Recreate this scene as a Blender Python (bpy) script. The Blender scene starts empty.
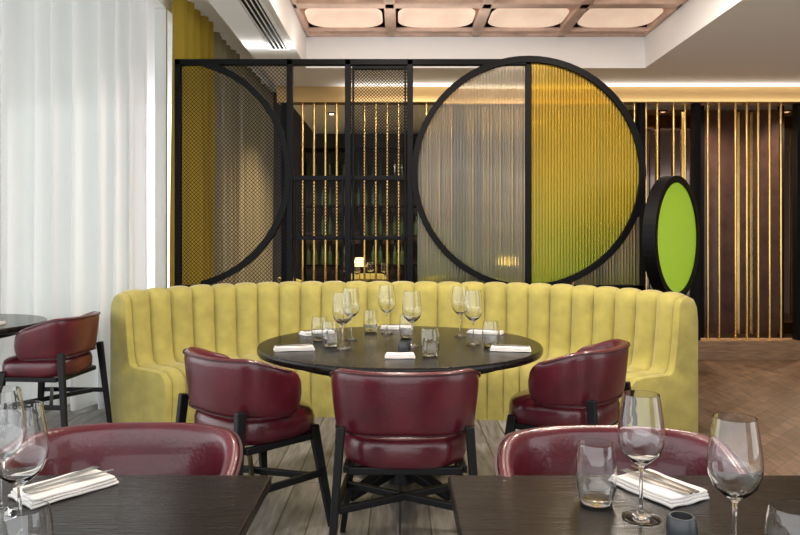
import bpy, bmesh, math, random
from mathutils import Vector, Matrix
random.seed(4)
S=bpy.context.scene
S.view_settings.view_transform='Standard'
S.view_settings.exposure=0.22
C=bpy.context.collection

# ---------------- materials ----------------
def mat(name,col,rough=.5,metal=0,spec=.5,bump=0,bscale=50,var=0,vscale=5,sheen=0,coat=0,stretch=None,emis=None,estr=0):
    m=bpy.data.materials.new(name); m.use_nodes=True
    nt=m.node_tree; b=nt.nodes['Principled BSDF']
    b.inputs['Base Color'].default_value=(*col,1)
    b.inputs['Roughness'].default_value=rough
    b.inputs['Metallic'].default_value=metal
    b.inputs['Specular IOR Level'].default_value=spec
    b.inputs['Sheen Weight'].default_value=sheen
    b.inputs['Coat Weight'].default_value=coat
    if emis:
        b.inputs['Emission Color'].default_value=(*emis,1); b.inputs['Emission Strength'].default_value=estr
    tc=nt.nodes.new('ShaderNodeTexCoord'); mp=nt.nodes.new('ShaderNodeMapping')
    nt.links.new(tc.outputs['Object'],mp.inputs['Vector'])
    if stretch: mp.inputs['Scale'].default_value=stretch
    if bump:
        n=nt.nodes.new('ShaderNodeTexNoise'); n.inputs['Scale'].default_value=bscale; n.inputs['Detail'].default_value=4
        bp=nt.nodes.new('ShaderNodeBump'); bp.inputs['Strength'].default_value=bump; bp.inputs['Distance'].default_value=.01
        nt.links.new(mp.outputs[0],n.inputs['Vector']); nt.links.new(n.outputs['Fac'],bp.inputs['Height']); nt.links.new(bp.outputs[0],b.inputs['Normal'])
    if var:
        n=nt.nodes.new('ShaderNodeTexNoise'); n.inputs['Scale'].default_value=vscale; n.inputs['Detail'].default_value=5
        nt.links.new(mp.outputs[0],n.inputs['Vector'])
        r=nt.nodes.new('ShaderNodeValToRGB')
        r.color_ramp.elements[0].position=.3; r.color_ramp.elements[1].position=.7
        r.color_ramp.elements[0].color=(*[c*(1-var) for c in col],1)
        r.color_ramp.elements[1].color=(*[min(1,c*(1+var)) for c in col],1)
        nt.links.new(n.outputs['Fac'],r.inputs[0]); nt.links.new(r.outputs[0],b.inputs['Base Color'])
    return m

M={}
M['velvet']=mat('yellow_velvet',(.385,.33,.08),.6,spec=.25,var=.15,vscale=9,sheen=.3,bump=.15,bscale=120)
M['leather']=mat('burgundy_leather',(.085,.008,.015),.28,spec=.5,bump=.12,bscale=90,var=.3,vscale=7,coat=.3)
M['piping']=mat('leather_piping',(.04,.005,.008),.4)
M['blackwood']=mat('ebonised_wood',(.006,.006,.007),.42,spec=.25,bump=.1,bscale=30,stretch=(6,6,1))
M['tabletop']=mat('dark_stained_table',(.010,.008,.007),.17,spec=.26,bump=.18,bscale=14,var=.5,vscale=10,stretch=(1,14,1))
M['blackmetal']=mat('black_steel',(.002,.002,.003),.5,spec=.14)
M['brass']=mat('brass',(.95,.62,.22),.2,metal=1,var=.15,vscale=2.5,bump=.15,bscale=6)
M['bronze']=mat('bronze_lintel',(.50,.33,.14),.35,metal=.8)
M['white']=mat('white_paint',(.93,.93,.93),.7)
M['paint']=mat('grey_paint',(.55,.50,.46),.7)
M['plaster']=mat('pink_plaster',(.66,.47,.38),.85,bump=.3,bscale=12,var=.2,vscale=6)
M['darkwall']=mat('dark_wall',(.03,.02,.017),.6,var=.4,vscale=2)
M['plinth']=mat('timber_plinth',(.26,.16,.09),.45,var=.3,vscale=6,stretch=(1,8,8))
M['napkin']=mat('linen_napkin',(.78,.76,.73),.9,bump=.3,bscale=200)
M['steel']=mat('cutlery_steel',(.45,.43,.4),.2,metal=1)
M['mirror']=mat('smoked_mirror',(.12,.09,.08),.05,metal=1)
M['bottle']=mat('bottle_glass',(.04,.07,.03),.08)
M['votive']=mat('dark_ceramic',(.03,.035,.04),.35)
M['coffer_panel']=mat('glowing_coffer_plaster',(.80,.62,.50),.6,emis=(1,.76,.58),estr=.40,var=.15,vscale=4)  # plaster, not a lamp: its uplit look is put in as weak emission
M['bulb']=mat('added_spot_bulb',(1,.8,.5),.5,emis=(1,.75,.45),estr=8)
M['shade']=mat('added_lamp_shade',(.8,.6,.35),.7,emis=(1,.62,.28),estr=1.6)
M['cupboard']=mat('mauve_panel',(.05,.028,.026),.2,var=.3)

def shader(name,fn):
    m=bpy.data.materials.new(name); m.use_nodes=True; nt=m.node_tree
    for n in list(nt.nodes): nt.nodes.remove(n)
    out=nt.nodes.new('ShaderNodeOutputMaterial'); fn(nt,out); return m
def N(nt,t,**k):
    n=nt.nodes.new(t)
    for a,v in k.items(): n.inputs[a].default_value=v
    return n
def mixs(nt,f,a,b):
    m=nt.nodes.new('ShaderNodeMixShader')
    if isinstance(f,(int,float)): m.inputs[0].default_value=f
    else: nt.links.new(f,m.inputs[0])
    nt.links.new(a.outputs[0],m.inputs[1]); nt.links.new(b.outputs[0],m.inputs[2]); return m
def cloth(c1,c2,ft,fp):
    def f(nt,out):
        d=N(nt,'ShaderNodeBsdfDiffuse',Color=(*c1,1)); t=N(nt,'ShaderNodeBsdfTranslucent',Color=(*c2,1)); p=N(nt,'ShaderNodeBsdfTransparent')
        a=mixs(nt,ft,d,t); b=mixs(nt,fp,a,p); nt.links.new(b.outputs[0],out.inputs[0])
    return f
M['sheer']=shader('sheer_linen',cloth((.88,.88,.87),(.88,.88,.87),.5,.08))
M['olive']=shader('olive_curtain_fabric',cloth((.36,.25,.04),(.40,.29,.04),.25,0))
M['greycloth']=shader('grey_voile_fabric',cloth((.33,.28,.17),(.22,.19,.12),.3,.03))
def glass(nt,out):
    g=N(nt,'ShaderNodeBsdfGlass',Roughness=0.0,IOR=1.5); g.inputs['Color'].default_value=(.985,.99,.99,1)
    nt.links.new(g.outputs[0],out.inputs[0])
M['glass']=shader('clear_glass',glass)
def pane(nt,out):
    p=N(nt,'ShaderNodeBsdfTransparent'); p.inputs[0].default_value=(.93,.97,.95,1); g=N(nt,'ShaderNodeBsdfGlossy',Roughness=.02)
    a=mixs(nt,.08,p,g); nt.links.new(a.outputs[0],out.inputs[0])
M['pane']=shader('window_glass',pane)
def reeded(stops,z0,z1,fg,ftl,fd,gl=(.6,.58,.5),rough=.12):
    def f(nt,out):
        tc=nt.nodes.new('ShaderNodeTexCoord'); sx=nt.nodes.new('ShaderNodeSeparateXYZ'); nt.links.new(tc.outputs['Object'],sx.inputs[0])
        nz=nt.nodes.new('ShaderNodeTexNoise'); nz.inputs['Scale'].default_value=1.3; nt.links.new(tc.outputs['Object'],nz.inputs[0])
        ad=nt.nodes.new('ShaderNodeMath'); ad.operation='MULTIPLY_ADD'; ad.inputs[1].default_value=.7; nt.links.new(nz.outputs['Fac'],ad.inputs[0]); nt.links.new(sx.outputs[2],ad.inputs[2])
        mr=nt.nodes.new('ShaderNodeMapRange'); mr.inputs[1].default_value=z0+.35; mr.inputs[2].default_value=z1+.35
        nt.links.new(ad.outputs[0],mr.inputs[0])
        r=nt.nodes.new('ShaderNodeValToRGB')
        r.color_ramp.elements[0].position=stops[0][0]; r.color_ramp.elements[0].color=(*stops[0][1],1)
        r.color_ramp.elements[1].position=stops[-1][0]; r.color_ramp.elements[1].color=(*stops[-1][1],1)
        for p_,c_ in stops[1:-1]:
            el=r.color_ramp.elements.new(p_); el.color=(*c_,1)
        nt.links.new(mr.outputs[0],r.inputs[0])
        t=N(nt,'ShaderNodeBsdfRefraction',Roughness=rough,IOR=1.06); g=N(nt,'ShaderNodeBsdfGlossy',Roughness=.25); l=N(nt,'ShaderNodeBsdfTranslucent'); d=N(nt,'ShaderNodeBsdfDiffuse')
        for n in (t,l,d): nt.links.new(r.outputs[0],n.inputs[0])
        g.inputs[0].default_value=(*gl,1)
        a=mixs(nt,ftl,t,l); a=mixs(nt,fd,a,d); b=mixs(nt,fg,a,g); nt.links.new(b.outputs[0],out.inputs[0])
    return f
M['reed_clear']=shader('reeded_clear_glass',reeded([(0,(.50,.55,.20)),(.25,(.65,.58,.36)),(.55,(.98,.94,.84)),(.75,(.9,.84,.7)),(1,(.5,.42,.3))],.95,2.6,.09,.08,.06,rough=.28))  # bright mid band and darker ends painted into the clear glass tint
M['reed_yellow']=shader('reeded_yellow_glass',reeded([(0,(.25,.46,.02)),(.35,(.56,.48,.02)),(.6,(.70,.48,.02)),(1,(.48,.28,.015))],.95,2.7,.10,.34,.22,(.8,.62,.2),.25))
M['green']=mat('lime_green_acrylic',(.34,.58,.02),.18,coat=.3,emis=(.36,.72,.02),estr=.2)  # weak emission added so the lime face reads brighter

def floor_mat():
    m=bpy.data.materials.new('floor_boards'); m.use_nodes=True; nt=m.node_tree; b=nt.nodes['Principled BSDF']
    tc=nt.nodes.new('ShaderNodeTexCoord'); mp=nt.nodes.new('ShaderNodeMapping'); mp.inputs['Rotation'].default_value=(0,0,math.pi/2)
    nt.links.new(tc.outputs['Object'],mp.inputs[0])
    br=nt.nodes.new('ShaderNodeTexBrick'); br.inputs['Scale'].default_value=1; br.inputs['Brick Width'].default_value=1.5; br.inputs['Row Height'].default_value=.14
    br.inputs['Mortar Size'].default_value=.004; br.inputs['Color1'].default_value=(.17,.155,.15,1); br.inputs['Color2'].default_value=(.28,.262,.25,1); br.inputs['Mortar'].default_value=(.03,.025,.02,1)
    nt.links.new(mp.outputs[0],br.inputs[0])
    n=nt.nodes.new('ShaderNodeTexNoise'); n.inputs['Scale'].default_value=4; n.inputs['Detail'].default_value=8
    m2=nt.nodes.new('ShaderNodeMapping'); m2.inputs['Scale'].default_value=(9,1,1); nt.links.new(tc.outputs['Object'],m2.inputs[0]); nt.links.new(m2.outputs[0],n.inputs[0])
    mx=nt.nodes.new('ShaderNodeMix'); mx.data_type='RGBA'; mx.blend_type='MULTIPLY'; mx.inputs[0].default_value=.85
    rr=nt.nodes.new('ShaderNodeValToRGB'); rr.color_ramp.elements[0].position=.3; rr.color_ramp.elements[0].color=(.35,.33,.31,1); rr.color_ramp.elements[1].position=.7; rr.color_ramp.elements[1].color=(1.25,1.25,1.25,1)
    nt.links.new(n.outputs['Fac'],rr.inputs[0]); nt.links.new(br.outputs['Color'],mx.inputs[6]); nt.links.new(rr.outputs[0],mx.inputs[7])
    nt.links.new(mx.outputs[2],b.inputs['Base Color']); b.inputs['Roughness'].default_value=.42
    bp=nt.nodes.new('ShaderNodeBump'); bp.inputs['Strength'].default_value=.3; bp.inputs['Distance'].default_value=.005
    nt.links.new(n.outputs['Fac'],bp.inputs['Height']); nt.links.new(bp.outputs[0],b.inputs['Normal'])
    return m,br,mp
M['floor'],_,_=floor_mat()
m2,br2,mp2=floor_mat(); m2.name='brown_parquet'; br2.inputs['Color1'].default_value=(.13,.075,.05,1); br2.inputs['Color2'].default_value=(.20,.125,.085,1); mp2.inputs['Rotation'].default_value=(0,0,math.pi*.75); br2.inputs['Brick Width'].default_value=.6; br2.inputs['Row Height'].default_value=.10;br2.inputs['Mortar Size'].default_value=.002
M['parquet']=m2

# ---------------- mesh helpers ----------------
def mesh(name,verts,faces,m,smooth=False,parent=None,auto=None):
    me=bpy.data.meshes.new(name); me.from_pydata([tuple(v) for v in verts],[],faces); me.update()
    bm=bmesh.new(); bm.from_mesh(me); bmesh.ops.recalc_face_normals(bm,faces=bm.faces); bm.to_mesh(me); bm.free()
    if smooth:
        for p in me.polygons: p.use_smooth=True
    o=bpy.data.objects.new(name,me); C.objects.link(o)
    if m: me.materials.append(M[m])
    if parent: o.parent=parent
    return o
def empty(name,loc=(0,0,0),rot=0):
    o=bpy.data.objects.new(name,None); C.objects.link(o); o.location=loc; o.rotation_euler=(0,0,rot); o.empty_display_size=.1; return o
def boxvf(x0,x1,y0,y1,z0,z1):
    v=[(x,y,z) for x in(x0,x1) for y in(y0,y1) for z in(z0,z1)]
    f=[(0,1,3,2),(4,6,7,5),(0,4,5,1),(2,3,7,6),(0,2,6,4),(1,5,7,3)]
    return v,f
class Acc:
    def __init__(s): s.v=[]; s.f=[]
    def add(s,v,f):
        n=len(s.v); s.v+= [tuple(a) for a in v]; s.f+=[tuple(i+n for i in q) for q in f]; return s
    def box(s,*a): return s.add(*boxvf(*a))
    def prism(s,p0,p1,w0,w1,d0=None,d1=None):
        p0=Vector(p0);p1=Vector(p1);d0=d0 or w0;d1=d1 or w1
        ax=(p1-p0).normalized(); ref=Vector((1,0,0)) if abs(ax.x)<.8 else Vector((0,1,0))
        b=ax.cross(ref).normalized(); a=b.cross(ax).normalized()
        v=[]
        for p,w,d in((p0,w0,d0),(p1,w1,d1)):
            for sx,sy in((-1,-1),(1,-1),(1,1),(-1,1)): v.append(p+a*(sx*w/2)+b*(sy*d/2))
        return s.add(v,[(0,1,2,3),(7,6,5,4),(0,4,5,1),(1,5,6,2),(2,6,7,3),(3,7,4,0)])
    def lathe(s,prof,n=32,c=(0,0,0)):
        v=[];f=[]
        for r,z in prof:
            for i in range(n):
                a=2*math.pi*i/n; v.append((c[0]+r*math.cos(a),c[1]+r*math.sin(a),c[2]+z))
        for j in range(len(prof)-1):
            for i in range(n):
                k=(i+1)%n; f.append((j*n+i,j*n+k,(j+1)*n+k,(j+1)*n+i))
        f.append(tuple(range(n))[::-1]); m=(len(prof)-1)*n; f.append(tuple(range(m,m+n)))
        return s.add(v,f)
    def ob(s,name,m,smooth=False,parent=None,bev=0):
        o=mesh(name,s.v,s.f,m,smooth,parent)
        if bev:
            b=o.modifiers.new('bevel','BEVEL'); b.width=bev; b.segments=2; b.limit_method='ANGLE'; b.angle_limit=.6
        return o
def box(name,x0,x1,y0,y1,z0,z1,m,parent=None,bev=0): return Acc().box(x0,x1,y0,y1,z0,z1).ob(name,m,parent=parent,bev=bev)
def smooth_angle(o,a=40):
    for p in o.data.polygons: p.use_smooth=True
    try: o.data.set_sharp_from_angle(angle=math.radians(a))
    except Exception: pass

# ---------------- room shell ----------------
box('floor',-7,1.75,-3,12,-.1,0,'floor')  # greyness from window light is put into these boards' colour
box('floor_parquet',1.75,7,-3,12,-.1,0,'parquet')
ZB=2.97; ZC=3.27
a=Acc(); a.box(-1.34,-.91,-1,6.8,ZB,3.75); a.ob('ceiling_soffit_left','white')
a=Acc(); a.box(2.38,7,-1,6.8,ZB,3.75); a.ob('ceiling_soffit_right','white')
box('ceiling_soffit_back',-1.34,7,6.8,12,ZB,3.75,'white')
box('ceiling_side',-7,-1.34,-1,12,3.62,3.75,'white')
# coffers
a=Acc(); px=3.29/4; py=.76
a.box(-.91,2.38,-1,6.8,3.50,3.6)
for i in range(5):
    x=-.91+i*px; a.box(max(-.91,x-.05),min(2.38,x+.05),-1,6.8,ZC,3.5)
ys=[]; yy=6.60
a.box(-.91,2.38,6.60,6.8,ZC+.02,3.5); a.box(-.91,2.38,6.60,6.64,ZC,3.5); a.box(-.91,2.38,6.74,6.8,ZC,3.5)
for r in range(9):
    a.box(-.91,2.38,yy-py,yy-py+.13,ZC,3.5); ys.append((yy-py+.13,yy)); yy-=py
a.ob('ceiling_coffers','plaster',bev=.015)
def rrect(cx,cy,w,h,r,n=6):
    pts=[]
    for sx,sy,a0 in((1,1,0),(-1,1,90),(-1,-1,180),(1,-1,270)):
        for i in range(n+1):
            t=math.radians(a0+90*i/n); pts.append((cx+sx*(w/2-r)+r*math.cos(t),cy+sy*(h/2-r)+r*math.sin(t)))
    return pts
e=empty('coffer_glow_panels')
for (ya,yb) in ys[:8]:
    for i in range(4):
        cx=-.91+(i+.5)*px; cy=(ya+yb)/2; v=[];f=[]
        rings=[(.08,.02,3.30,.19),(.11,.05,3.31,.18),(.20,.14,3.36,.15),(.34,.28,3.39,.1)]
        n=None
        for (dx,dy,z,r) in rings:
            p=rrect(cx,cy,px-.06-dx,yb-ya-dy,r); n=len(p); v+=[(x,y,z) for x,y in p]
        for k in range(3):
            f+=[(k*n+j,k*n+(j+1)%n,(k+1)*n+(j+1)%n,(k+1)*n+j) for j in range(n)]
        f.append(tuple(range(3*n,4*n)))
        mesh('coffer_glow_panel',v,f,'coffer_panel',True,parent=e)
# vent
a=Acc()
a.box(-1.14,-1.12,4.2,6.1,ZB-.012,ZB); a.box(-.98,-.96,4.2,6.1,ZB-.012,ZB); a.box(-1.14,-.96,6.1,6.12,ZB-.012,ZB)
vent=empty('air_vent'); a.ob('vent_frame','white',parent=vent)
a=Acc(); a.box(-1.12,-.98,4.2,6.1,ZB-.004,ZB-.001); a.ob('vent_back','blackmetal',parent=vent)
a=Acc()
for i in range(4): a.box(-1.113+i*.036,-1.105+i*.036,4.2,6.1,ZB-.012,ZB-.004)
a.ob('vent_blades','white',parent=vent)
# back room
box('wall_back',-2.2,7,11,11.15,0,3.7,'darkwall')
box('wall_right',6.9,7,1.5,11,0,3,'paint')
box('light_block_wall',3.0,6.9,-3.1,-3,0,3,'paint')  # partial wall added out of view to cut frontal light
# left return wall behind olive curtain, with window
a=Acc(); a.box(-2.22,-2.12,5.64,11,0,.3).box(-2.22,-2.12,5.64,11,3.4,3.62)
for y in (6.34,7.4,9.2,10.9): a.box(-2.22,-2.12,y,y+.04,0.3,3.4)
a.ob('window_2','white')
w=empty('window_1')
a=Acc(); a.box(-6,-2.13,5.56,5.63,0,.08).box(-6,-2.13,5.56,5.63,3.5,3.62)
for x in (-2.17,-3.2,-4.4,-5.6): a.box(x,x+.04,5.56,5.63,.08,3.5)
a.ob('window_frame','white',parent=w)
box('window_pane',-5.6,-2.16,5.59,5.60,.08,3.5,'pane',parent=w)
box('exterior_ground',-14,-2.25,5.7,20,-.2,-.1,'white')

def curtain(name,p0,p1,z0,z1,fold,amp,m,jit=.3):
    p0=Vector((*p0,0));p1=Vector((*p1,0)); L=(p1-p0).length; t=(p1-p0)/L; nn=Vector((-t.y,t.x,0))
    n=int(L/fold*14); v=[];f=[]; K=8; ph=0; off=[]
    for i in range(n+1):
        ph+=2*math.pi/14*(1+jit*math.sin(i*.13)+.2*math.sin(i*.041+1))
        s=math.sin(ph); off.append(math.copysign(abs(s)**.75,s)*(1+.3*math.sin(i*.09+2)))
    for k in range(K+1):
        z=z0+(z1-z0)*k/K; s=amp*(1-.2*k/K)
        for i in range(n+1):
            q=p0+t*(L*i/n)+nn*(off[i]*s+.010*math.sin(i*.2+k*.6)); v.append((q.x,q.y,z))
    for k in range(K):
        for i in range(n): a=k*(n+1)+i; f.append((a,a+1,a+n+2,a+n+1))
    return mesh(name,v,f,m,True)
curtain('sheer_curtain',(-5.4,5.38),(-1.91,5.38),.02,3.6,.15,.10,'sheer')
curtain('olive_curtain',(-2.0,6.25),(-1.98,7.4),.03,3.55,.2,.05,'olive')
curtain('added_grey_curtain',(-2.0,7.5),(-1.98,10.7),.03,3.55,.2,.05,'greycloth')  # curtain added to dull the bright sky behind the mesh panel

# ---------------- slat screen ----------------
sl=empty('brass_slat_partition')
a=Acc(); x=-1.25; k=0
while x<6.6:
    a.lathe([(.0125,.2),(.0125,2.8)],10,(x,7.70,0)); x+=.125 if k%5 else .18; k+=1
o=a.ob('slats','brass',parent=sl); smooth_angle(o)
a=Acc()
for x in (-1.3,.62,2.62,3.22,4.35,6.7): a.box(x,x+.07,7.66,7.76,.2,2.8)
a.ob('posts','blackmetal',parent=sl)
box('lintel',-1.34,6.8,7.62,7.78,2.80,ZB,'bronze',parent=sl)
box('plinth',-1.34,6.8,7.6,7.86,0,.2,'plinth',parent=sl)
a=Acc(); 
for x in (3.0,3.3,3.95,4.1,4.65,5.2): a.box(x,x+.03,8.2,8.24,.2,2.8)
a.ob('inner_brass_bars','brass',parent=sl)
mp_=empty('smoked_mirror_wall')
for i in range(4):
    x=2.75+i*.98; box('mirror_panel',x,x+.94,8.6,8.64,.15,2.9,'mirror' if i%2==0 else 'cupboard',parent=mp_)
    box('mirror_stile',x+.94,x+.98,8.58,8.66,.0,2.95,'blackmetal',parent=mp_)

# ---------------- decorative screen ----------------
Y=6.0
sc=empty('decorative_room_divider')
ZT=2.825; Z0=.914; ZM=1.87
a=Acc()
def post(x,w=.05,z0=0,z1=ZT+.02): a.box(x-w/2,x+w/2,Y-.03,Y+.03,z0,z1)
for x in(-1.90,-.943,-.446,.086,1.097): post(x)
a.box(-1.925,1.12,Y-.03,Y+.03,ZT-.03,ZT+.02)
a.box(-1.925,2.08,Y-.03,Y+.03,Z0-.05,Z0)
a.box(2.03,2.08,Y-.03,Y+.03,0,Z0)
a.box(-.943,.086,Y-.02,Y+.02,1.81,1.85); a.box(-.943,.086,Y-.02,Y+.02,1.30,1.335)
a.box(-.40,.06,Y-.02,Y+.02,2.76,2.79)
for x in(-.90,-.49,-.40,.045): a.box(x-.008,x+.008,Y-.02,Y+.02,Z0,1.82 if x<-.45 else ZT)
a.ob('frame','blackmetal',parent=sc,bev=.004)
def ring(cx,cz,r,w,y0,y1,a0=0,a1=360,n=72):
    v=[];f=[]; full=(a1-a0)>=360; m=n if full else n+1
    for i in range(m):
        t=math.radians(a0+(a1-a0)*i/n)
        for rr in(r-w,r):
            for y in(y0,y1): v.append((cx+rr*math.cos(t),y,cz+rr*math.sin(t)))
    for i in range(n):
        p=i*4;q=((i+1)%m)*4
        f+=[(p,p+1,q+1,q),(p+2,q+2,q+3,p+3),(p,q,q+2,p+2),(p+1,p+3,q+3,q+1)]
    if not full:
        f+=[(0,2,3,1)]; p=(m-1)*4; f+=[(p,p+1,p+3,p+2)]
    return v,f
o=mesh('circle_frame',*ring(1.097,ZM,1.0,.052,Y-.04,Y+.04),'blackmetal',parent=sc)
o=mesh('half_circle_frame',*ring(-1.928,ZM,1.0,.052,Y-.04,Y+.04,-76,76),'blackmetal',parent=sc)
def dmesh(name,x0,x1,z0,z1,y,sp=.03,w=.0065):
    a=Acc()
    for s in(1,-1):
        c=-((x1-x0)+(z1-z0))
        while c<(x1-x0)+(z1-z0):
            xa=(x0 if s>0 else x1)
            def zx(x): return z0+s*(x-xa)+c
            lo,hi=x0,x1
            if s>0:
                lo=max(lo,xa+(0-c)); hi=min(hi,xa+((z1-z0)-c))
            else:
                lo=max(lo,xa-((z1-z0)-c)); hi=min(hi,xa-(0-c))
            if hi-lo>.01:
                h=w*.7
                a.add([(lo,y,zx(lo)-h),(hi,y,zx(hi)-h),(hi,y,zx(hi)+h),(lo,y,zx(lo)+h)],[(0,1,2,3)])
            c+=sp*1.41
    return a.ob(name,'blackmetal',parent=sc)
dmesh('mesh_panel',-1.88,-.97,Z0,ZT-.03,Y+.002,sp=.024,w=.0045)
dmesh('mesh_panel',-.42,.06,1.85,ZT-.03,Y,sp=.020,w=.005)
dmesh('mesh_panel',-.92,-.47,1.335,1.81,Y,sp=.020,w=.005)
dmesh('mesh_panel',-.42,.06,1.335,1.81,Y,sp=.020,w=.005)
def reedpanel(name,x0,x1,zlo,zhi,y,m,pitch=.026,amp=.005):
    n=int((x1-x0)/pitch*6); v=[];f=[]
    for i in range(n+1):
        x=x0+(x1-x0)*i/n; yy=y-amp*abs(math.sin(math.pi*(x-x0)/pitch)); v+= [(x,yy,zlo(x)),(x,yy,zhi(x))]
    for i in range(n): f.append((2*i,2*i+2,2*i+3,2*i+1))
    return mesh(name,v,f,m,True,sc)
cf=lambda x:math.sqrt(max(0,.95**2-(x-1.097)**2))
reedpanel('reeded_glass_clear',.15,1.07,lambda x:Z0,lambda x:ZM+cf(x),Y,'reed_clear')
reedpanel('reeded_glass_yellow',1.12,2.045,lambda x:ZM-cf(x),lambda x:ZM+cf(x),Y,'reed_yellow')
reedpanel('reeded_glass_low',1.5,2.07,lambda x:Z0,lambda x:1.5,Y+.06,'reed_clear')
box('dado_panel',-1.92,2.08,Y-.015,Y+.015,0,Z0-.05,'blackmetal',parent=sc)

# green disc
g=empty('green_disc_divider',(2.26,5.80,0)); 
g.rotation_euler=(0,0,math.atan2(-.66,.75))
cz=1.32;R=.51
def discpart(name,prof,m):
    v=[];f=[];n=64
    for (r,x) in prof:
        for i in range(n):
            t=2*math.pi*i/n; v.append((x,r*math.cos(t),cz+r*math.sin(t)))
    for j in range(len(prof)-1):
        for i in range(n):
            k=(i+1)%n; f.append((j*n+i,j*n+k,(j+1)*n+k,(j+1)*n+i))
    f.append(tuple(range(n))); q=(len(prof)-1)*n; f.append(tuple(range(q,q+n)))
    return mesh(name,v,f,m,False,g)
discpart('drum_rim',[(R-.04,-.05),(R,-.05),(R,.05),(R-.055,.05),(R-.055,.03)],'blackmetal')
discpart('green_face',[(R-.057,.025),(R-.057,.037)],'green')
a=Acc(); a.box(-.05,.05,-.08,.08,0,.84); a.box(-.1,.1,-.22,.22,0,.03); a.ob('stand','blackmetal',parent=g)

# ---------------- banquette ----------------
def banquette():
    R=1.6; hs=.63; ang=math.radians(61)
    Ltot=2*hs+2*R*ang; nf=25; per=16; n=nf*per
    SZ=.41
    prof=[(0.0,0,0),(0.0,.3,0),(0.0,.80,0),(.012,.90,.15),(.035,.945,.3),(.08,.965,.4),(.135,.96,.45),(.17,.935,.6),(.185,.88,.9),(.192,.80,1),(.205,.65,1),(.225,.5,1),(.24,SZ+.03,.9),
          (.27,SZ+.005,.7),(.40,SZ+.006,.7),(.52,SZ+.004,.7),(.58,SZ-.01,.8),(.62,SZ-.05,.9),(.635,.32,.9),(.635,.22,.8),(.625,.06,.6),(.62,.0,.0)]
    P=len(prof); v=[];f=[]
    for i in range(n+1):
        s=-Ltot/2+Ltot*i/n
        if abs(s)<=hs: x,y=s,0; nx,ny=0,-1
        else:
            sg=1 if s>0 else -1; t=(abs(s)-hs)/R
            x=sg*(hs+R*math.sin(t)); y=-R*(1-math.cos(t)); nx,ny=-sg*math.sin(t),-math.cos(t)
        u=(i%per)/per; puff=(abs(math.sin(math.pi*u)))**.5
        ee=abs(s)/(Ltot/2); hsc=1-.055*ee**2
        for j,(d,z,w) in enumerate(prof):
            p=Vector(prof[max(0,j-1)][:2]); q=Vector(prof[min(P-1,j+1)][:2]); t=(q-p)
            t=t.normalized(); no=Vector((-t.y,t.x))
            amp=.050*w*(puff-.75)
            dd=d+no.x*amp; zz=z+no.y*amp
            if z>.46: zz=.46+(zz-.46)*hsc
            v.append((x+nx*dd,y+ny*dd,max(0,zz)))
    for i in range(n):
        for j in range(P-1):
            a=i*P+j; f.append((a,a+1,a+P+1,a+P))
    f.append(tuple(range(P))); f.append(tuple(range(n*P,(n+1)*P)))
    for i in range(n): f.append((i*P,(i+1)*P,(i+1)*P+P-1,i*P+P-1))
    e=empty('curved_banquette',(.03,5.72,0),math.radians(-4))
    o=mesh('fluted_upholstery',v,f,'velvet',parent=e); smooth_angle(o,60)
    for idx,sg in((0,-1),(n,1)):
        t=ang; x=sg*(hs+R*math.sin(t)); y=-R*(1-math.cos(t)); nx,ny=-sg*math.sin(t),-math.cos(t); tx,ty=sg*math.cos(t),-math.sin(t)
        vv=[];ff=[]; L=[(0.0,.97),(.03,.97),(.045,.945),(.05,.88)]
        base=[(d,z) for d,z,w in prof]
        c=(.2,.35)
        for (o_,s_) in L:
            for d,z in base:
                z2=.46+(z-.46)*.945 if z>.46 else z
                dd=c[0]+(d-c[0])*s_; zz=max(0,c[1]+(z2-c[1])*s_ if z2>.01 else 0)
                vv.append((x+nx*dd+tx*o_,y+ny*dd+ty*o_,zz))
        for k in range(len(L)-1):
            for j in range(P):
                j2=(j+1)%P; ff.append((k*P+j,k*P+j2,(k+1)*P+j2,(k+1)*P+j))
        ff.append(tuple(range((len(L)-1)*P,len(L)*P)))
        oo=mesh('end_panel',vv,ff,'velvet',parent=e); smooth_angle(oo)
banquette()

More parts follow.
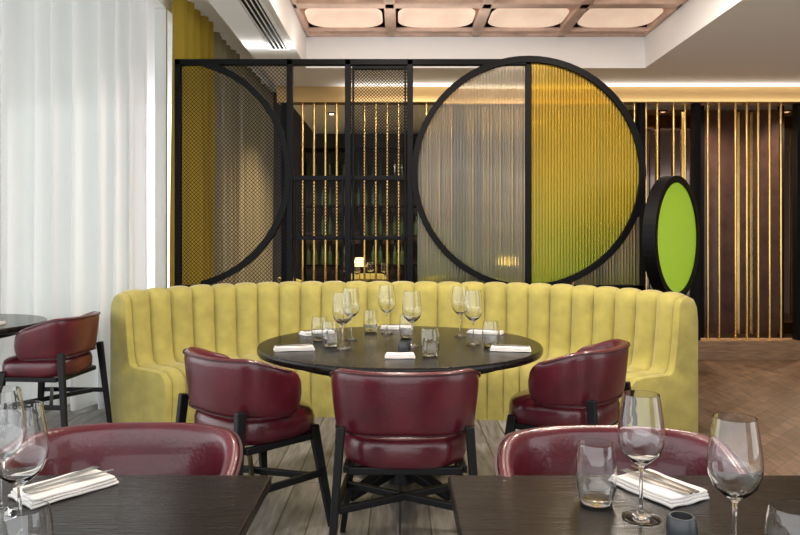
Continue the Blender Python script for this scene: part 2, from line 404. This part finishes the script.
# ---------------- chairs ----------------
chair_meshes={}
def sp(v,p): return math.copysign(abs(v)**p,v)
BW=.286
def build_chair():
    n=56; amax=math.radians(106); v=[];f=[]; K=16
    def top(r): return .805-.10*max(0,(r-.45)/.55)**1.8
    for i in range(n+1):
        th=-amax+2*amax*i/n; s,c=math.sin(th),math.cos(th); r=abs(th)/amax
        endf=min(1,(1-r)/.12); ef=math.sqrt(max(.02,1-(1-endf)**2))
        zt=top(r); zb=.555-.02*r
        zm=(zt+zb)/2; hh=(zt-zb)/2*(.25+.75*ef); th2=.024*(.4+.6*ef)
        for k in range(K):
            t=2*math.pi*k/K; ct,st=math.cos(t),math.sin(t)
            off=th2*sp(ct,.6); z=zm+hh*sp(st,.45)
            tap=.90+.10*(z-.55)/.25
            x=(BW*tap)*sp(s,.80)+off*s; y=-(.252*tap)*sp(c,.80)-off*c
            v.append((x,y,z))
    for i in range(n):
        for k in range(K):
            k2=(k+1)%K; f.append((i*K+k,i*K+k2,(i+1)*K+k2,(i+1)*K+k))
    f.append(tuple(range(K))); f.append(tuple(range(n*K,(n+1)*K)))
    o=mesh('backrest',v,f,'leather',True); chair_meshes['backrest']=o.data; bpy.data.objects.remove(o)
    pv=Acc()
    for zoff in (0,1):
        pts=[]
        for i in range(4,n-3):
            th=-amax+2*amax*i/n; s,c=math.sin(th),math.cos(th); r=abs(th)/amax
            zt=top(r); zb=.555-.02*r
            z=(zt-.010) if zoff==0 else zb+.010
            tap=.90+.10*(z-.55)/.25; off=.0225
            pts.append((BW*tap*sp(s,.80)+off*s,-.252*tap*sp(c,.80)-off*c,z))
        for p,q in zip(pts[:-1],pts[1:]): pv.prism(p,q,.007,.007)
    o=pv.ob('piping','piping'); chair_meshes['piping']=o.data; bpy.data.objects.remove(o)
    n=48; prof=[(.88,.425),(.97,.435),(1,.46),(1,.505),(.975,.53),(.9,.545),(.6,.555),(.25,.558)]
    v=[];f=[]
    for r,z in prof:
        for i in range(n):
            t=2*math.pi*i/n; x=.25*r*sp(math.cos(t),.75); y=.02+.25*r*sp(math.sin(t),.75); v.append((x,y,z-(.012 if y>.15 else 0)))
    for j in range(len(prof)-1):
        for i in range(n): k=(i+1)%n; f.append((j*n+i,j*n+k,(j+1)*n+k,(j+1)*n+i))
    f.append(tuple(range(n))); q=(len(prof)-1)*n; f.append(tuple(range(q,q+n)))
    o=mesh('seat',v,f,'leather',True); chair_meshes['seat']=o.data; bpy.data.objects.remove(o)
    a=Acc()
    for sx in(-1,1):
        a.prism((sx*.285,-.26,0),(sx*.245,-.205,.59),.026,.034,.03,.042)
        a.prism((sx*.275,.25,0),(sx*.215,.19,.46),.026,.034,.03,.045)
        a.prism((sx*.268,-.235,.25),(sx*.252,.225,.25),.022,.022,.03,.03)
        a.prism((sx*.225,-.17,.415),(sx*.215,.2,.415),.03,.03,.03,.03)
    a.prism((-.215,.19,.415),(.215,.19,.415),.03,.03)
    a.prism((-.22,-.18,.415),(.22,-.18,.415),.03,.03)
    a.prism((-.26,-.15,.25),(.26,.15,.25),.022,.022,.03,.03)
    a.prism((-.26,.15,.25),(.26,-.15,.25),.022,.022,.03,.03)
    o=a.ob('frame','blackwood'); chair_meshes['frame']=o.data; bpy.data.objects.remove(o)
build_chair()
ym={}
for k in('backrest','seat'):
    me=chair_meshes[k].copy(); me.materials.clear(); me.materials.append(M['velvet']); ym[k]=me
def chair(x,y,face,yellow=False):
    e=empty('dining_chair',(x,y,0),math.radians(face-90))
    for k,me in chair_meshes.items():
        if yellow and k in ym: me=ym[k]
        o=bpy.data.objects.new(k,me); C.objects.link(o); o.parent=e
        if k=='frame':
            b=o.modifiers.new('b','BEVEL'); b.width=.005; b.segments=2
    return e
chair(.02,2.87,90)
chair(-.68,3.20,44)
chair(.82,3.42,145)
chair(.53,1.62,-90)
chair(-.69,1.65,-89)
chair(-2.32,4.66,176)

# ---------------- tables ----------------
def lobj(name,prof,m,parent,n=48,c=(0,0,0)):
    o=Acc().lathe(prof,n,c).ob(name,m,parent=parent); smooth_angle(o); return o
def round_table(x,y,R):
    e=empty('round_dining_table',(x,y,0))
    lobj('table_top',[(R-.02,.712),(R-.004,.715),(R,.722),(R,.742),(R-.006,.75),(R-.02,.7505)],'tabletop',e,96)
    lobj('apron_ring',[(R-.17,.665),(R-.17,.712)],'blackwood',e,64)
    lobj('column',[(.09,.02),(.06,.08),(.05,.4),(.07,.62),(.16,.665)],'blackwood',e,32)
    a=Acc()
    for i in range(4):
        t=math.pi/4+i*math.pi/2; c,s=math.cos(t),math.sin(t)
        a.prism((c*.04,s*.04,.10),(c*.36,s*.36,.02),.07,.05,.07,.035)
    a.ob('feet','blackwood',parent=e,bev=.006)
    return e
round_table(0,3.74,.75)
round_table(-3.0,4.62,.60)
def sq_table(x0,x1,y0,y1):
    e=empty('square_dining_table',((x0+x1)/2,(y0+y1)/2,0)); w=(x1-x0)/2;d=(y1-y0)/2
    box('table_top',-w,w,-d,d,.722,.75,'tabletop',parent=e,bev=.005)
    box('sub_top',-w+.35,w-.35,-d+.3,d-.3,.70,.722,'blackwood',parent=e)
    box('column',-.04,.04,-.04,.04,.03,.70,'blackwood',parent=e)
    a=Acc(); a.box(-.25,.25,-.03,.03,0,.03); a.box(-.03,.03,-.25,.25,0,.03); a.ob('base','blackwood',parent=e)
sq_table(.112,1.02,.86,1.64)
sq_table(-1.12,-.30,.86,1.64)

# ---------------- tableware ----------------
TZ=.7508
def wineprof(h,rb):
    out=[(.002,0),(.036,0),(.037,.002),(.030,.004),(.012,.008),(.005,.014),(.0036,.03),(.0034,.3*h),(.004,.40*h),(.009,.43*h),(.45*rb,.46*h),(.78*rb,.52*h),(.96*rb,.60*h),(rb,.67*h),(.97*rb,.76*h),(.86*rb,.90*h),(.785*rb,.99*h),(.778*rb,h)]
    t=.0018
    inn=[(.778*rb-t,h),(.785*rb-t,.99*h),(.86*rb-t,.90*h),(.97*rb-t,.76*h),(rb-t,.67*h),(.96*rb-t,.60*h),(.78*rb-t,.525*h),(.45*rb-t,.468*h),(.006,.45*h),(.001,.448*h)]
    return out+inn
def wine(x,y,h=.245,rb=.045):
    o=Acc().lathe(wineprof(h,rb),40).ob('wine_glass','glass'); smooth_angle(o,50); o.location=(x,y,TZ)
def tumbler(x,y,h=.12,r=.04):
    pr=[(.002,0),(.7*r,0),(.8*r,.004),(.95*r,.25*h),(r,.5*h),(.95*r,.8*h),(.85*r,.99*h),(.845*r,h),(.845*r-.0018,h),(.85*r-.0018,.99*h),(.95*r-.0018,.8*h),(r-.0018,.5*h),(.95*r-.002,.25*h),(.75*r,.012),(.001,.010)]
    o=Acc().lathe(pr,40).ob('water_tumbler','glass'); smooth_angle(o,50); o.location=(x,y,TZ)
def cutlery(parent,kind,x,rot):
    a=Acc()
    a.prism((0,-.09,0),(0,.0,0),.012,.006,.003,.003)
    if kind=='fork':
        a.prism((0,0,0),(0,.035,0),.006,.02,.003,.002)
        for i in range(4): a.prism((-.0085+i*.0057,.033,0),(-.0085+i*.0057,.085,.002),.003,.002,.002,.0015)
    else:
        a.prism((0,0,0),(0,.03,0),.006,.017,.003,.002); a.prism((0,.03,0),(0,.10,0),.017,.006,.002,.001)
    o=a.ob(kind,'steel',parent=parent); o.location=(x,0,.0245); o.rotation_euler=(0,0,rot)
def napkin(x,y,rot=0,w=.095,l=.20,cut=True):
    e=empty('napkin_setting',(x,y,TZ),math.radians(rot))
    v=[];f=[];nx,ny=10,16
    for li in range(3):
        sh=.004*li; z0=.001+li*.006; base=len(v)
        for s in(0,1):
            for i in range(nx+1):
                for j in range(ny+1):
                    xx=(-.5+i/nx)*(w-sh)+sh*.3; yy=(-.5+j/ny)*(l-sh*1.5)
                    v.append((xx+.001*math.sin(j),yy+.0015*math.sin(i*.9+li),z0+s*.005+.0008*math.sin(i*1.1+j*.5+li)))
        N1=(nx+1)*(ny+1)
        for i in range(nx):
            for j in range(ny):
                p=base+i*(ny+1)+j
                f.append((p,p+1,p+ny+2,p+ny+1)); q=p+N1; f.append((q,q+ny+1,q+ny+2,q+1))
        def rim(l_):
            for a_,b_ in zip(l_[:-1],l_[1:]): f.append((base+a_,base+b_,base+b_+N1,base+a_+N1))
        rim([i*(ny+1) for i in range(nx+1)]); rim([i*(ny+1)+ny for i in range(nx+1)]); rim(list(range(ny+1))); rim([nx*(ny+1)+j for j in range(ny+1)])
    mesh('folded_napkin',v,f,'napkin',True,e)
    if cut:
        cutlery(e,'fork',-.012,.08); cutlery(e,'knife',.018,-.05)
def votive(x,y,r=.027,h=.05):
    e=empty('tealight_holder',(x,y,TZ))
    pr=[(.7*r,0),(.95*r,.1*h),(r,.5*h),(.9*r,.9*h),(.8*r,h),(.68*r,h),(.7*r,.5*h)]
    lobj('cup',pr,'votive',e,24); lobj('candle',[(.66*r,.3*h),(.66*r,.55*h)],'napkin',e,20)
# right foreground
wine(.477,1.385); wine(.574,1.20); tumbler(.41,1.464,.125,.042); tumbler(.632,1.125,.12,.042)
napkin(.565,1.53,28,.115,.17); votive(.515,1.28,.028,.045)
# left foreground
wine(-.69,1.27,.25,.048); wine(-.80,1.40,.25,.047); tumbler(-.60,1.12,.12,.042); napkin(-.735,1.535,-38,.11,.19)
# main table
for x,y in((-.29,3.53),(-.077,4.10),(.062,3.62),(.344,4.0),(.385,3.68),(-.27,3.86)): wine(x,y,.285,.052)
for x,y in((-.44,3.83),(-.175,4.2),(.142,3.32),(.47,3.62),(-.36,3.62),(.04,3.95)): tumbler(x,y,.13,.046)
napkin(-.53,3.50,-78); napkin(-.48,4.08,-60); napkin(.55,3.48,80); napkin(.50,4.1,60); napkin(-.02,4.33,90); 
votive(.02,3.41,.032,.055)
napkin(-.0,3.27,90,.08,.14,False)
napkin(-2.62,4.5,10)
# back room tables
for (bx,by) in((-.5,9.3),(1.6,9.6)):
    round_table(bx,by,.6)
    for x,y in((-.2,-.1),(.1,.1),(.3,-.2),(-.05,-.35)): wine(bx+x,by+y,.25,.05)
    napkin(bx-.3,by-.3,20,.1,.2,False); napkin(bx+.25,by-.38,-20,.1,.2,False)
    tl=empty('added_table_lamp',(bx-.05,by+.2,TZ))  # lamp added so the back room shows warm bright spots
    lobj('base',[(.06,0),(.06,.012),(.008,.02),(.008,.2)],'brass',tl,20); lobj('shade',[(.09,.19),(.055,.31)],'shade',tl,24)
chair(-1.35,9.3,0,True); chair(.35,9.4,180,True); chair(-.5,8.45,90,True); chair(1.6,8.75,90,True); chair(-.5,10.1,-90,True)
sh=empty('bottle_shelf',(0,10.7,0)); a=Acc()
for x in(-1.5,-.6,.3,1.2,2.1): a.box(x,x+.04,-.15,.15,0,2.7)
for z in(.9,1.35,1.8,2.25,2.66): a.box(-1.5,2.14,-.15,.15,z,z+.03)
a.ob('shelf_frame','blackmetal',parent=sh)
a=Acc()
for z in(.93,1.38,1.83,2.28):
    x=-1.4
    while x<2.05:
        if random.random()<.75: a.lathe([(.035,0),(.035,.17),(.012,.22),(.012,.28)],10,(x,0,z))
        x+=.11
a.ob('bottles','bottle',parent=sh)
for x,y in((-.9,9.2),(1.9,9.6),(3.4,8.15),(-.25,8.5),(5,8.15)):  # lamps added to light the back room and its brass
    e=empty('added_ceiling_spot',(x,y,0)); lobj('trim_ring',[(.05,2.955),(.05,ZB),(.035,ZB),(.035,2.955)],'blackmetal',e,24)
    lobj('bulb',[(.01,2.945),(.028,2.95),(.03,2.965)],'bulb',e,20)
    l=bpy.data.lights.new('spot_light','SPOT'); l.energy=170; l.spot_size=2.6; l.spot_blend=.6; l.color=(1,.80,.56); l.shadow_soft_size=.05; o=bpy.data.objects.new('spot_light',l); C.objects.link(o); o.parent=e; o.location=(0,0,2.93)

# ---------------- lights ----------------
W=bpy.data.worlds.new('World'); S.world=W; W.use_nodes=True
bg=W.node_tree.nodes['Background']; bg.inputs[0].default_value=(.98,.985,1,1); bg.inputs[1].default_value=2.15
def area(name,loc,rot,sx,sy,e,col=(1,1,1)):
    l=bpy.data.lights.new(name,'AREA'); l.shape='RECTANGLE'; l.size=sx; l.size_y=sy; l.energy=e; l.color=col
    o=bpy.data.objects.new(name,l); C.objects.link(o); o.location=loc; o.rotation_euler=rot; return o
for x in(-.1,1.55):
    for y in(2.6,4.6):
        area('ceiling_fill_light',(x,y,3.25),(0,0,0),.25,.25,36,(1,.90,.78))  # area light added under the coffers, without a fixture, to brighten the room
# upward fill lights added at lintel and divider top to brighten soffit and bulkhead
area('soffit_fill_light',(2.4,7.56,2.82),(math.radians(165),0,0),6,.04,9,(1,.95,.88))
area('soffit_fill_light',(-.4,6.0,2.86),(math.radians(180),0,0),2.8,.04,5,(1,.96,.9))

# ---------------- camera ----------------
cam=bpy.data.cameras.new('camera'); co=bpy.data.objects.new('camera',cam); C.objects.link(co)
co.location=(0,0,1.30); co.rotation_euler=(math.radians(90),0,0); cam.sensor_width=36; cam.lens=31.5; cam.shift_y=-.0344; cam.clip_start=.05
S.camera=co
